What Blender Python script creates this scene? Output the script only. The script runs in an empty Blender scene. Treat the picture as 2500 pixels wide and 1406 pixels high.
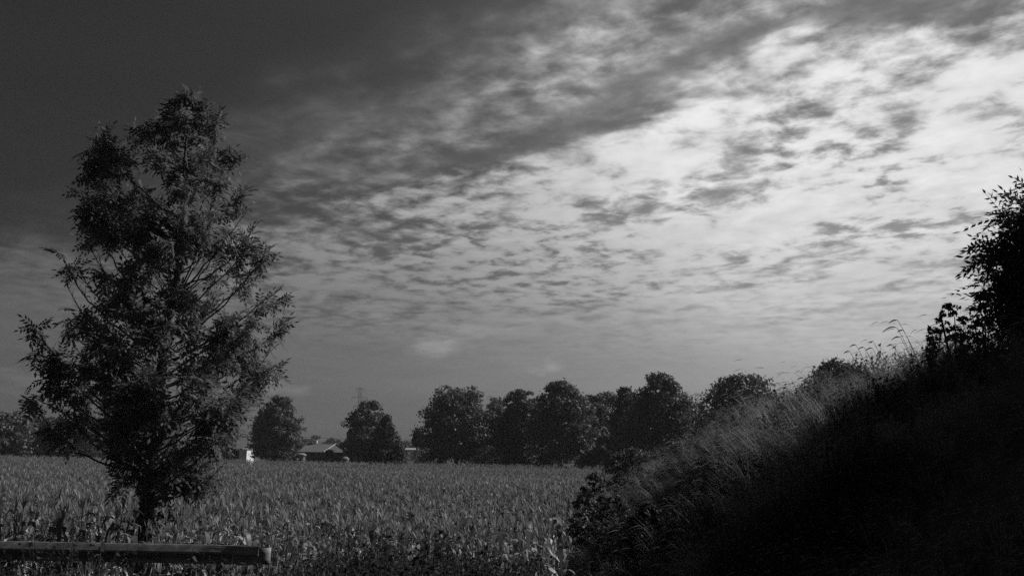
import bpy, bmesh, math, random
import numpy as np
from mathutils import Vector, Matrix, noise as mnoise

rng = np.random.default_rng(7)
random.seed(7)
R = math.radians
sc = bpy.context.scene
col = sc.collection

# ------------------------------------------------------------------ camera
FPX = 2080.0                      # focal length in photograph pixels (2500 wide)
CAM = Vector((0.0, 0.0, 2.2))
PITCH, ROLL = R(11.15), R(1.0)
cd = bpy.data.cameras.new('camera')
cd.sensor_width = 36.0
cd.lens = 36.0 * FPX / 2500.0
cd.clip_start, cd.clip_end = 0.1, 20000.0
cam = bpy.data.objects.new('camera', cd)
col.objects.link(cam)
cam.matrix_world = (Matrix.Translation(CAM) @ Matrix.Rotation(math.pi/2 + PITCH, 4, 'X') @ Matrix.Rotation(ROLL, 4, 'Z'))
sc.camera = cam
_cm = cam.matrix_world.to_3x3()
def ray(px, py):
    return _cm @ Vector(((px-1250.0)/FPX, (703.0-py)/FPX, -1.0))
def at(px, py, Y):
    """world point seen in that direction at depth Y (metres ahead)"""
    d = ray(px, py)
    return CAM + d*(Y/d.y)

# ------------------------------------------------------------------ sky and sun
SUN_AZ, SUN_EL = R(64), R(35)     # azimuth to the right of the view direction
sun_dir = Vector((math.sin(SUN_AZ)*math.cos(SUN_EL), math.cos(SUN_AZ)*math.cos(SUN_EL), math.sin(SUN_EL)))
world = bpy.data.worlds.new('World')
sc.world = world
world.use_nodes = True
wt = world.node_tree
for n in list(wt.nodes):
    wt.nodes.remove(n)

class G:
    """small helper to write node maths"""
    def __init__(s, nt): s.nt = nt
    def node(s, t, **kw):
        n = s.nt.nodes.new(t)
        for k, v in kw.items(): setattr(n, k, v)
        return n
    def put(s, sock, v):
        if isinstance(v, bpy.types.NodeSocket): s.nt.links.new(v, sock)
        elif v is not None: sock.default_value = v
    def m(s, op, a, b=None, c=None, clamp=False):
        n = s.node('ShaderNodeMath', operation=op, use_clamp=clamp)
        s.put(n.inputs[0], a); s.put(n.inputs[1], b); s.put(n.inputs[2], c)
        return n.outputs[0]
    def rng(s, v, a, b, c, d, smooth=False):
        n = s.node('ShaderNodeMapRange', interpolation_type='SMOOTHSTEP' if smooth else 'LINEAR')
        n.clamp = True
        s.put(n.inputs[0], v)
        for i, x in enumerate((a, b, c, d)): s.put(n.inputs[i+1], x)
        return n.outputs[0]
    def xyz(s, x, y, z):
        n = s.node('ShaderNodeCombineXYZ')
        for i, q in enumerate((x, y, z)): s.put(n.inputs[i], q)
        return n.outputs[0]
    def noise(s, vec, scale, detail=4, rough=.55, dist=0.0):
        n = s.node('ShaderNodeTexNoise')
        s.put(n.inputs['Vector'], vec)
        n.inputs['Scale'].default_value = scale; n.inputs['Detail'].default_value = detail
        n.inputs['Roughness'].default_value = rough; n.inputs['Distortion'].default_value = dist
        return n.outputs[0]
    def ramp(s, v, pts):
        n = s.node('ShaderNodeValToRGB')
        cr = n.color_ramp
        cr.interpolation = 'B_SPLINE' if False else 'EASE'
        while len(cr.elements) < len(pts): cr.elements.new(0.5)
        for e, (p, q) in zip(cr.elements, pts):
            e.position = p; e.color = (q, q, q, 1)
        s.put(n.inputs[0], v)
        return n.outputs[0]
    def mix(s, f, a, b):
        n = s.node('ShaderNodeMix', data_type='FLOAT')
        s.put(n.inputs[0], f); s.put(n.inputs[2], a); s.put(n.inputs[3], b)
        return n.outputs[0]

g = G(wt)
tc = g.node('ShaderNodeTexCoord')
sep = g.node('ShaderNodeSeparateXYZ'); wt.links.new(tc.outputs['Generated'], sep.inputs[0])
dx, dy, dz = sep.outputs
sky = g.node('ShaderNodeTexSky', sky_type='NISHITA')
sky.sun_disc = False
sky.sun_elevation = SUN_EL
sky.sun_rotation = SUN_AZ
sky.altitude = 30; sky.air_density = 1.0; sky.dust_density = 1.6; sky.ozone_density = 1.5
seps = g.node('ShaderNodeSeparateColor'); wt.links.new(sky.outputs[0], seps.inputs[0])
clear = g.m('MULTIPLY', seps.outputs[0], 0.056)   # a black-and-white film behind a red filter
# angle to the sun -> clouds are brighter towards it
cosang = g.m('ADD', g.m('ADD', g.m('MULTIPLY', dx, sun_dir.x), g.m('MULTIPLY', dy, sun_dir.y)), g.m('MULTIPLY', dz, sun_dir.z))
ang = g.m('ARCCOSINE', g.m('MINIMUM', g.m('MAXIMUM', cosang, -1.0), 1.0))
# the cloud sheet: a flat layer high above, seen in perspective
den = g.m('ADD', g.m('MAXIMUM', dz, 0.0), 0.08)
pu = g.m('DIVIDE', g.m('ADD', g.m('MULTIPLY', dx, -0.8), g.m('MULTIPLY', dy, 0.6)), den)
pv = g.m('DIVIDE', g.m('ADD', g.m('MULTIPLY', dx, 0.6), g.m('MULTIPLY', dy, 0.8)), den)
plane = g.xyz(pu, pv, 0.0)
stretch = g.xyz(g.m('MULTIPLY', pu, 0.35), pv, 0.0)
n_big = g.noise(stretch, 0.9, 3, .5)
n_mid = g.noise(g.xyz(g.m('MULTIPLY', pu, 0.55), pv, 3.7), 3.2, 4, .55, .2)
n_c1 = g.noise(g.xyz(g.m('MULTIPLY', pu, 0.95), pv, 9.1), 12.5, 5, .55, .15)
n_c2 = g.noise(g.xyz(pu, pv, 4.4), 6.5, 5, .58, .3)
n_sel = g.rng(g.noise(plane, 1.3, 2, .5), .42, .60, 0.15, 0.85, True)
n_cell = g.mix(n_sel, n_c1, n_c2)
vv = g.m('ADD', pv, g.m('MULTIPLY', g.m('SUBTRACT', n_big, .5), 0.50))
vv = g.m('ADD', vv, g.m('MULTIPLY', g.m('SUBTRACT', n_mid, .5), 0.42))
cov = g.ramp(g.m('DIVIDE', vv, 7.05), [
    (0.0, 0), (1.26/8, 0), (1.52/8, .16), (1.68/8, .27), (1.83/8, .26), (1.90/8, .10), (1.95/8, .14), (2.05/8, .58), (2.34/8, .92), (2.50/8, .60),
    (2.76/8, .95), (3.50/8, .88), (3.72/8, .62), (3.94/8, .86), (1.0, .80)])
amp = g.ramp(g.m('DIVIDE', vv, 7.05), [(0.0, .15), (1.55/8, .32), (1.9/8, .5), (2.6/8, 1.05), (3.5/8, 1.05), (4.3/8, .6), (1.0, .3)])
far = g.rng(dz, 0.085, 0.24, 0.0, 1.0, True)                      # haze smooths the sheet towards the horizon
fill = g.m('MULTIPLY', g.rng(pu, 1.1, 2.3, 0.0, 1.0, True), g.rng(vv, 1.20, 1.75, 0.0, .42, True))
cov = g.m('MAXIMUM', cov, fill)
cov = g.m('MULTIPLY', cov, g.rng(pu, 1.3, 2.8, 1.0, .66))
cov = g.mix(g.rng(dz, 0.13, 0.24, 0.0, 1.0, True), .78, cov)
veil = g.ramp(g.m('DIVIDE', vv, 7.05), [(0.0, 0), (1.22/8, 0), (1.6/8, .09), (1.95/8, .12), (2.4/8, .28), (3.2/8, .40), (1.0, .5)])
tex = g.m('ADD', g.m('MULTIPLY', g.m('SUBTRACT', n_cell, .5), 4.6), g.m('MULTIPLY', g.m('SUBTRACT', n_mid, .5), 2.6))
tex = g.m('MULTIPLY', tex, g.mix(far, 0.10, 1.0))
dens = g.m('ADD', cov, g.m('MULTIPLY', tex, g.m('MULTIPLY', amp, g.m('MINIMUM', g.m('MULTIPLY', cov, 3.0), 1.0))))
dens = g.rng(dens, 0.0, 1.0, 0.0, 1.0, True)
dens = g.m('ADD', veil, g.m('MULTIPLY', dens, g.m('SUBTRACT', 1.0, veil)))
phase = g.m('SMOOTH_MIN', g.m('ADD', 0.92, g.m('MULTIPLY', 112.0, g.m('POWER', 2.718, g.m('MULTIPLY', -3.35, ang)))), 6.9, 1.6)
shade = g.m('ADD', .9, g.m('MULTIPLY', g.mix(far, .08, .8), g.m('SUBTRACT', n_cell, .5)))
cloud = g.m('MULTIPLY', phase, shade)
clear = g.m('ADD', clear, g.m('MULTIPLY', 0.06, phase))
final = g.mix(dens, clear, cloud)
# a few low puffs far away
PUFF = 5.7
n_low = g.noise(g.xyz(g.m('ADD', dx, PUFF), dy, g.m('MULTIPLY', dz, 3.2)), 5.5, 4, .55)
puff = g.m('MULTIPLY', g.rng(n_low, .58, .74, 0.0, 1.0, True), g.m('MULTIPLY', g.rng(dz, .03, .07, 0.0, 1.0), g.rng(dz, .10, .20, 1.0, 0.0)))
final = g.m('MULTIPLY', final, g.m('ADD', 1.0, g.m('MULTIPLY', puff, .8)))
sheet = g.noise(g.xyz(g.m('MULTIPLY', dx, .8), g.m('MULTIPLY', dy, .8), g.m('MULTIPLY', dz, 7.0)), 3.0, 4, .5)
final = g.m('MULTIPLY', final, g.m('ADD', 1.0, g.m('MULTIPLY', g.m('SUBTRACT', sheet, .5), g.mix(far, 0.55, 0.25))))
horizon = g.rng(dz, 0.0, 0.33, 0.41, 1.0, True)
final = g.m('MULTIPLY', final, horizon)
bg = g.node('ShaderNodeBackground'); bg.inputs[1].default_value = 0.12
wt.links.new(g.xyz(final, final, final), bg.inputs[0])
wo = g.node('ShaderNodeOutputWorld'); wt.links.new(bg.outputs[0], wo.inputs[0])

sd = bpy.data.lights.new('sun', 'SUN'); sd.energy = 4.0; sd.angle = R(0.53); sd.color = (1.0, 1.0, 1.0)
sun = bpy.data.objects.new('sun', sd); col.objects.link(sun)
sun.rotation_euler = (-sun_dir).to_track_quat('-Z', 'Y').to_euler()

sc.cycles.use_denoising = False
sc.view_settings.view_transform = 'Standard'
sc.view_settings.look = 'None'
sc.view_settings.exposure = 0.0
sc.view_settings.gamma = 1.0
sc.view_settings.use_curve_mapping = False

sc.cycles.max_bounces = 5
sc.cycles.diffuse_bounces = 3
sc.cycles.glossy_bounces = 2
sc.cycles.transmission_bounces = 3
sc.cycles.caustics_reflective = False
sc.cycles.caustics_refractive = False

# ------------------------------------------------------------------ materials (the place as black-and-white film sees it: greys)
def leafmat(name, base, trans=.3, var=.5, scale=3.0, rough=.6, spec=.25, pw=0):
    m = bpy.data.materials.new(name); m.use_nodes = True
    nt = m.node_tree; q = G(nt)
    for n in list(nt.nodes): nt.nodes.remove(n)
    geo = q.node('ShaderNodeNewGeometry')
    tcn = q.node('ShaderNodeTexCoord')
    f = q.m('ADD', q.m('MULTIPLY', geo.outputs['Random Per Island'], var), q.m('MULTIPLY', q.noise(tcn.outputs['Object'], scale, 3), var*.8))
    v = q.m('MULTIPLY', base, q.m('ADD', 1.0 - var*.9, f))
    if pw: v = q.m('MULTIPLY', base, q.m('ADD', .27, q.m('MULTIPLY', 4.2, q.m('POWER', geo.outputs['Random Per Island'], pw))))
    c = q.xyz(v, v, v)
    p = q.node('ShaderNodeBsdfPrincipled'); nt.links.new(c, p.inputs['Base Color'])
    p.inputs['Roughness'].default_value = rough
    p.inputs['Specular IOR Level'].default_value = spec
    out = q.node('ShaderNodeOutputMaterial')
    if trans > 0:
        t = q.node('ShaderNodeBsdfTranslucent'); nt.links.new(c, t.inputs[0])
        mx = q.node('ShaderNodeMixShader'); mx.inputs[0].default_value = trans
        nt.links.new(p.outputs[0], mx.inputs[1]); nt.links.new(t.outputs[0], mx.inputs[2])
        nt.links.new(mx.outputs[0], out.inputs[0])
    else:
        nt.links.new(p.outputs[0], out.inputs[0])
    return m
def solid(name, lo, hi, scale=2.0, rough=.8, spec=.3, metal=0.0, bump=0.0, stretch=(1, 1, 1), detail=5):
    m = bpy.data.materials.new(name); m.use_nodes = True
    nt = m.node_tree; q = G(nt)
    p = nt.nodes['Principled BSDF']
    tcn = q.node('ShaderNodeTexCoord')
    mp = q.node('ShaderNodeMapping'); mp.inputs['Scale'].default_value = stretch
    nt.links.new(tcn.outputs['Object'], mp.inputs[0])
    nz = q.noise(mp.outputs[0], scale, detail, .6)
    v = q.rng(nz, .3, .7, lo, hi)
    nt.links.new(q.xyz(v, v, v), p.inputs['Base Color'])
    p.inputs['Roughness'].default_value = rough; p.inputs['Metallic'].default_value = metal
    p.inputs['Specular IOR Level'].default_value = spec
    if bump:
        b = q.node('ShaderNodeBump'); b.inputs['Strength'].default_value = bump; b.inputs['Distance'].default_value = .03
        nt.links.new(nz, b.inputs['Height']); nt.links.new(b.outputs[0], p.inputs['Normal'])
    return m
M_ash = leafmat('ash_leaf', .15, .42, .55, 1.2, .65, .2)
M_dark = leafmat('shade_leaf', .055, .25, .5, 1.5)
M_tree = leafmat('broad_leaf', .13, .25, .6, .35, .6, .3)
M_bush = leafmat('bush_leaf', .10, .34, .5, .8)
M_corn = leafmat('corn_leaf', .17, .34, .95, 4.0, .5, .4, 3.2)
M_grass = leafmat('grass_blade', .19, .38, .6, 3.0, .6, .3)
M_head = leafmat('seed_head', .30, .35, .4, 3.0)
M_weed = leafmat('weed_leaf', .055, .28, .6, 3.0, .7, .15)
M_wood = leafmat('far_leaf', .06, .2, .5, .1)
M_bark = solid('bark', .05, .13, 6.0, .9, .2, 0, .6, (1, 1, .25))
M_barkd = solid('bark_dark', .03, .07, 6.0, .9, .2, 0, .5, (1, 1, .25))
M_soil = solid('soil', .04, .08, 1.5, .95, .1)
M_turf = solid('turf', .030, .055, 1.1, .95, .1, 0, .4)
M_roof = solid('roof_sheet', .13, .19, 1.2, .7, .3)
M_cap = solid('roof_cap', .35, .45, 2.0, .7)
M_wallw = solid('white_wall', .78, .85, 1.0, .6)
M_wallg = solid('grey_wall', .07, .11, 1.0, .85)
M_walld = solid('dark_boards', .03, .05, 3.0, .85, .2, 0, .2, (6, 6, .5))
M_glass = solid('window_glass', .02, .03, 1.0, .15, .5)
M_pale = solid('pale_straw', .16, .36, 6.0, .9, .1, 0, .4)
M_steel = solid('galvanised_steel', .08, .28, 6.0, .7, .3, .1, .15)
M_lattice = solid('pylon_steel', .10, .16, 3.0, .6, .4, .3)

# ------------------------------------------------------------------ object helpers
def tag(o, label=None, cat=None, group=None, kind=None):
    if label: o['label'] = label
    if cat: o['category'] = cat
    if group: o['group'] = group
    if kind: o['kind'] = kind
    return o
def npmesh(name, V, Fs):
    V = np.asarray(V, dtype=np.float32)
    Fs = [np.asarray(f, dtype=np.int32) for f in (Fs if isinstance(Fs, list) else [Fs]) if len(f)]
    me = bpy.data.meshes.new(name)
    me.vertices.add(len(V)); me.vertices.foreach_set('co', V.ravel())
    li = np.concatenate([f.ravel() for f in Fs])
    tot = np.concatenate([np.full(len(f), f.shape[1], dtype=np.int32) for f in Fs])
    st = np.concatenate([[0], np.cumsum(tot)[:-1]]).astype(np.int32)
    me.loops.add(len(li)); me.loops.foreach_set('vertex_index', li)
    me.polygons.add(len(tot)); me.polygons.foreach_set('loop_start', st); me.polygons.foreach_set('loop_total', tot)
    me.update(calc_edges=True)
    return me
def link(name, me, mat, parent=None, smooth=False):
    if mat and not me.materials: me.materials.append(mat)
    if smooth: me.polygons.foreach_set('use_smooth', np.ones(len(me.polygons), dtype=bool))
    o = bpy.data.objects.new(name, me); col.objects.link(o)
    if parent: o.parent = parent
    return o
def empty(name, loc, rz=0.0):
    o = bpy.data.objects.new(name, None); col.objects.link(o)
    o.location = loc; o.rotation_euler = (0, 0, rz); o.empty_display_size = .3
    return o
class MB:
    """collects boxes, prisms and tubes into one mesh"""
    def __init__(s): s.v = []; s.f = []
    def add(s, V, F):
        k = len(s.v); s.v += [tuple(p) for p in V]; s.f += [tuple(i+k for i in q) for q in F]; return s
    def box(s, a, b):
        x0, y0, z0 = a; x1, y1, z1 = b
        return s.add([(x0,y0,z0),(x1,y0,z0),(x1,y1,z0),(x0,y1,z0),(x0,y0,z1),(x1,y0,z1),(x1,y1,z1),(x0,y1,z1)],
                     [(0,3,2,1),(4,5,6,7),(0,1,5,4),(1,2,6,5),(2,3,7,6),(3,0,4,7)])
    def slab(s, pts, th):
        """a flat polygon given thickness along its normal"""
        P = [Vector(p) for p in pts]
        n = (P[1]-P[0]).cross(P[2]-P[0]).normalized()*th
        k = len(P)
        return s.add(P+[p-n for p in P], [tuple(range(k)), tuple(range(2*k-1, k-1, -1))]+[(i, k+i, k+(i+1)%k, (i+1)%k) for i in range(k)])
    def tube(s, P, Rr, n=6):
        V, F = tube(P, Rr, n); return s.add(V, [tuple(f) for f in F])
    def build(s, name, mat, parent=None, smooth=False):
        me = bpy.data.meshes.new(name); me.from_pydata(s.v, [], s.f); me.update()
        return link(name, me, mat, parent, smooth)
def tube(P, Rr, n=6):
    P = np.asarray(P, float); Rr = np.asarray(Rr, float)
    T = np.gradient(P, axis=0); T /= np.linalg.norm(T, axis=1, keepdims=True)+1e-9
    ref = np.array([.3, .1, 1.0]) if abs(T[:, 2]).mean() < .8 else np.array([1.0, .2, .1])
    A = np.cross(T, ref); A /= np.linalg.norm(A, axis=1, keepdims=True)+1e-9
    B = np.cross(T, A)
    th = np.linspace(0, 2*np.pi, n, endpoint=False)
    V = (P[:, None, :] + Rr[:, None, None]*(A[:, None, :]*np.cos(th)[None, :, None] + B[:, None, :]*np.sin(th)[None, :, None])).reshape(-1, 3)
    m = len(P); i = np.arange(n); F = []
    for k in range(m-1):
        F.append(np.stack([k*n+i, k*n+(i+1) % n, (k+1)*n+(i+1) % n, (k+1)*n+i], 1))
    F = np.concatenate(F)
    return V, F
class NB:
    """collects numpy pieces into one mesh of quads"""
    def __init__(s): s.V = []; s.F = []; s.n = 0
    def add(s, V, F):
        s.V.append(V); s.F.append(np.asarray(F)+s.n); s.n += len(V)
    def tube(s, P, Rr, n=5): s.add(*tube(P, Rr, n))
    def mesh(s, name):
        by = {}
        for f in s.F: by.setdefault(f.shape[1], []).append(f)
        return npmesh(name, np.concatenate(s.V), [np.concatenate(x) for x in by.values()])
def unit(a): return a/(np.linalg.norm(a, axis=-1, keepdims=True)+1e-9)
def frames(D, roll=None, up=None):
    """rotation matrices whose x axis is D; z leans to 'up'"""
    D = unit(D); n = len(D)
    U = np.tile([0., 0., 1.], (n, 1)) if up is None else up
    U = U + rng.normal(0, .25, (n, 3)) if roll is None else U + rng.normal(0, roll, (n, 3))
    Yv = unit(np.cross(U, D)); Z = np.cross(D, Yv)
    return np.stack([D, Yv, Z], 2)
def place(TV, TF, P, Rm, S):
    """copies of a template: vertices, faces"""
    n, k = len(P), len(TV)
    S = np.asarray(S); S = S[:, None, None] if S.ndim == 1 else S[:, None, :]
    V = np.einsum('nij,nkj->nki', Rm, TV[None]*S) + P[:, None, :]
    F = (TF[None] + (np.arange(n)*k)[:, None, None]).reshape(-1, TF.shape[1])
    return V.reshape(-1, 3), F

# ------------------------------------------------------------------ ground and embankment
FIELD = -1.2
def zg(y):
    return np.interp(y, [12.4, 16.4], [0.0, FIELD])
def crest(y): return np.interp(y, [-60, 21, 32, 58, 75, 92], [3.45, 3.35, 2.35, 1.3, 0, -1.4])
def xcrest(y): return 5.5 + .06*np.asarray(y, float)
def xtoe(y): return np.interp(y, [2, 8, 12, 40, 90], [1.5, .6, 1.1, 1.6, 3.0])
def ez(x, y):
    """height of the embankment (or of the ground where it is higher)"""
    x = np.asarray(x, float); y = np.asarray(y, float)
    t = np.clip((x-xtoe(y))/(xcrest(y)-xtoe(y)), -.2, 1.0)
    h = np.where(t < 0, t*1.5, t + .05*np.sin(t*2*np.pi)*-1.0)
    z = zg(y) + (crest(y)-zg(y))*h
    z = np.where(x > 17, np.interp(x, [17, 26], [1, 0])*(crest(y)-FIELD) + FIELD - .05, z)
    return z
def hz(x, y): return np.maximum(ez(x, y), zg(y))
def emb_bump(x, y): return .22*mnoise.noise((x*.45, y*.35, 1.0)) + .12*mnoise.noise((x*1.3, y*1.1, 5.0))
gx = np.concatenate([[-4000, -1500, -600, -250], np.linspace(-120, 120, 49), [250, 600, 1500, 4000]])
gy = np.concatenate([[-300, -60], np.linspace(-20, 30, 51), np.linspace(34, 150, 20), [220, 400, 800, 1600, 3500, 7000]])
X, Y = np.meshgrid(gx, gy)
Z = zg(Y) + .05*np.sin(X*.9+Y*.5)*np.cos(Y*.7)*(np.abs(Y) < 60)
nx = len(gx); ii, jj = np.meshgrid(np.arange(nx-1), np.arange(len(gy)-1)); k0 = (jj*nx+ii).ravel()
ground = link('ground', npmesh('ground', np.stack([X, Y, Z], -1).reshape(-1, 3), np.stack([k0, k0+1, k0+nx+1, k0+nx], 1)), M_soil)
tag(ground, 'dark earth of the field and verge', None, None, 'structure')
ex = np.linspace(-3, 27, 91); ey = np.linspace(-40, 92, 160)
X, Y = np.meshgrid(ex, ey); Z = ez(X, Y)
for a in range(Z.shape[0]):
    for b in range(Z.shape[1]):
        Z[a, b] += emb_bump(X[a, b], Y[a, b])
nx = len(ex); ii, jj = np.meshgrid(np.arange(nx-1), np.arange(len(ey)-1)); k0 = (jj*nx+ii).ravel()
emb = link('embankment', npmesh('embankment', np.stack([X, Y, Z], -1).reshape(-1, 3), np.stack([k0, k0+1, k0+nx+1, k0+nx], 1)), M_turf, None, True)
tag(emb, 'steep grassy embankment rising to the right', None, None, 'structure')

# ------------------------------------------------------------------ leaf templates
def pinnate(L=.25, pairs=3, ll=.115, lw=.050, droop=.35):
    V, F = [], []
    def leaflet(base, d, n):
        d = unit(d); w = unit(np.cross(n, d))*lw*.5
        k = len(V)
        V.extend([base, base+d*ll*.45+w, base+d*ll+n*-.01, base+d*ll*.45-w]); F.append((k, k+1, k+2, k+3))
    n = np.array([0, 0, 1.])
    for i in range(pairs):
        t = (i+1.2)/(pairs+1.2); b = np.array([L*t, 0, -droop*L*t*t])
        for sgn in (-1, 1):
            leaflet(b, np.array([.55, .85*sgn, -.30]), n)
    leaflet(np.array([L, 0, -droop*L]), np.array([1, 0, -.5]), n)
    k = len(V); V.extend([np.array([0, .004, 0]), np.array([0, -.004, 0]), np.array([L, -.002, -droop*L]), np.array([L, .002, -droop*L])]); F.append((k, k+1, k+2, k+3))
    return np.array(V), np.array(F)
def leaf_sprig(n, L, seed, spread=.6):
    """a few single leaves around a short shoot, about L long"""
    r = np.random.default_rng(seed); V, F = [], []
    for i in range(n):
        b = np.array([L*i/n*.8, 0, 0]); a = r.uniform(0, 2*np.pi)
        d = unit(np.array([.6, math.cos(a)*spread*1.4, math.sin(a)*spread*1.4])); u = unit(np.cross(d, r.normal(0, 1, 3)))
        l = L*r.uniform(.35, .6); w = l*.32; k = len(V)
        V.extend([b, b+d*l*.45+u*w, b+d*l, b+d*l*.45-u*w]); F.append((k, k+1, k+2, k+3))
    return np.array(V), np.array(F)
ASH = pinnate()
LOCUST = pinnate(.34, 6, .09, .034, .8)
SPRIG = leaf_sprig(5, .16, 3)

# ------------------------------------------------------------------ a near tree grown towards its branch ends
def bez(a, b, c, n):
    t = np.linspace(0, 1, n)[:, None]
    return (1-t)**2*a + 2*t*(1-t)*b + t*t*c
def grow_tree(name, label, trunk_pts, trunk_r, tips, leaf, leaf_scale, mat, bark, low=.08, twigs_m=7.0, twig_len=(.35, .8), leaves_m=15.0, group=None, inner=.3, cull=None):
    base = np.array(trunk_pts[0])
    root = empty(name, base); tag(root, label, 'tree', group)
    T = np.array(trunk_pts) - base; tr = np.array(trunk_r)
    # finer trunk
    s = np.linspace(0, 1, len(T)); sf = np.linspace(0, 1, 40)
    TP = np.stack([np.interp(sf, s, T[:, i]) for i in range(3)], 1)
    TP[1:-1] = (TP[:-2]+TP[1:-1]*2+TP[2:])/4
    TP[:, :2] += np.stack([np.sin(sf*21), np.cos(sf*17)], 1)*.018
    TR = np.interp(sf, s, tr)
    wood = NB(); limbs = NB()
    wood.tube(TP, TR, 10)
    LP, LD = [], []
    H = TP[-1, 2]
    for tip in tips:
        tip = np.array(tip) - base
        hor = np.hypot(tip[0]-np.interp(tip[2], TP[:, 2], TP[:, 0]), tip[1]-np.interp(tip[2], TP[:, 2], TP[:, 1]))
        z0 = max(low*H*rng.uniform(1, 1.8), tip[2] - hor*np.interp(tip[2]/H, [.1, .45, .9], [.2, .6, .95])*rng.uniform(.75, 1.2) - .1)
        k = int(np.argmin(abs(TP[:, 2]-z0))); a = TP[k]
        d = tip-a; L = np.linalg.norm(d)
        if L < .25: continue
        ctrl = a + d*.5 + np.array([d[0]*.12, d[1]*.12, -.10*L]) + rng.normal(0, .05*L, 3)
        n = max(6, int(L*5))
        P = bez(a, ctrl, tip, n); P[1:-1] += rng.normal(0, .018, (n-2, 3))
        r0 = min(TR[k]*.45, .006+.008*L)
        limbs.tube(P, np.linspace(r0, .006, n), 5)
        cum = np.concatenate([[0], np.cumsum(np.linalg.norm(np.diff(P, axis=0), axis=1))])
        nt = int(twigs_m*rng.uniform(.6, 1.4)*(.6+.4*min(L, 2.5)))+2
        for q in range(nt):
            u = rng.uniform(inner, 1.0)**.7*cum[-1]
            p = np.array([np.interp(u, cum, P[:, i]) for i in range(3)])
            k2 = min(int(np.searchsorted(cum, u)), n-1); tg = unit(P[min(k2, n-1)]-P[max(k2-1, 0)])
            dr = unit(tg*.8 + rng.normal(0, .55, 3) + np.array([0, 0, .2]))
            l = rng.uniform(*twig_len)*(1.0 - .35*u/cum[-1])
            e = p + dr*l; c2 = p + dr*l*.5 + np.array([0, 0, .05*l])
            Q = bez(p, c2, e + np.array([0, 0, -.12*l]), 4)
            limbs.tube(Q, [.006, .005, .004, .002], 3)
            m = max(3, int(l*leaves_m)); tt = np.linspace(.15, 1.0, m)
            LP.append(np.stack([np.interp(tt, np.linspace(0, 1, 4), Q[:, i]) for i in range(3)], 1))
            LD.append(unit(np.tile(dr, (m, 1))*.45 + rng.normal(0, .8, (m, 3)) + np.array([0, 0, -.25])))
    LP = np.concatenate(LP); LD = np.concatenate(LD)
    if cull is not None:      # foliage gathers in clumps with gaps between
        q = np.array([mnoise.noise((p[0]*1.55, p[1]*1.55, p[2]*1.55)) + .5*mnoise.noise((p[0]*3.6, p[1]*3.6, p[2]*3.6)) for p in LP])
        ok = q > np.interp(LP[:, 2]/H, [.82, .92], [cull, cull-.6]); LP, LD = LP[ok], LD[ok]
    V, F = place(leaf[0], leaf[1], LP, frames(LD, .5), leaf_scale*rng.uniform(.7, 1.15, len(LP)))
    t_o = link('trunk', wood.mesh('trunk'), bark, root, True)
    link('limbs', limbs.mesh('limbs'), bark, t_o, True)
    link('crown', npmesh('crown', V, F), mat, root)
    return root

# ------------------------------------------------------------------ far trees and bushes: lobed crowns of many leaf faces
def lobes_crown(c0, W, H, D, nl, nleaf, size, seed, prof, lob=(.18, .30), bias=.55):
    r = np.random.default_rng(seed); Vs = []
    P, N = [], []
    for i in range(nl):
        h = r.uniform(0.02, 1.0)**.85
        a = r.uniform(0, 2*np.pi); rr = prof(h)*math.sqrt(r.uniform(.25, 1.0))
        lr = W*r.uniform(*lob)*(0.65+.35*prof(h))
        c = np.array([math.cos(a)*max(0, W*rr-lr*.5), math.sin(a)*max(0, D*rr-lr*.5), h*(H-lr*.7)])
        m = int(nleaf*(lr/W/.2)**1.6)
        d = unit(r.normal(0, 1, (m, 3))); d[:, 2] = np.where(d[:, 2] < -.3, -d[:, 2], d[:, 2])
        rad = lr*r.uniform(.45, 1.08, (m, 1))*(1+.25*r.normal(0, 1, (m, 1))*(r.uniform(0, 1, (m, 1)) < .2))
        P.append(c + d*rad*np.array([1, 1, .85])); N.append(unit(d*bias + r.normal(0, .5, (m, 3)) + np.array([0, 0, .2])))
    P = np.concatenate(P); N = np.concatenate(N); n = len(P)
    P[:, 2] = np.maximum(P[:, 2], .02)
    A = unit(np.cross(N, r.normal(0, 1, (n, 3)))); B = np.cross(N, A)
    s = size*r.uniform(.6, 1.3, (n, 1))
    V = np.stack([P-A*s, P+B*s*.55+A*s*.1, P+A*s, P-B*s*.55+A*s*.1], 1).reshape(-1, 3) + np.array(c0)
    return V, np.arange(4*n).reshape(n, 4)
round_prof = lambda h: max(.12, math.sin(math.pi*min(1, .18+h*.78)))**.48
egg_prof = lambda h: max(.10, math.sin(math.pi*min(1, .22+h*.74)))**.62
cone_prof = lambda h: max(.06, (1-h)**.75*(.75+.25*min(1, h*6)))
bush_prof = lambda h: math.sqrt(max(.02, 1-h*h))
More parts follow.
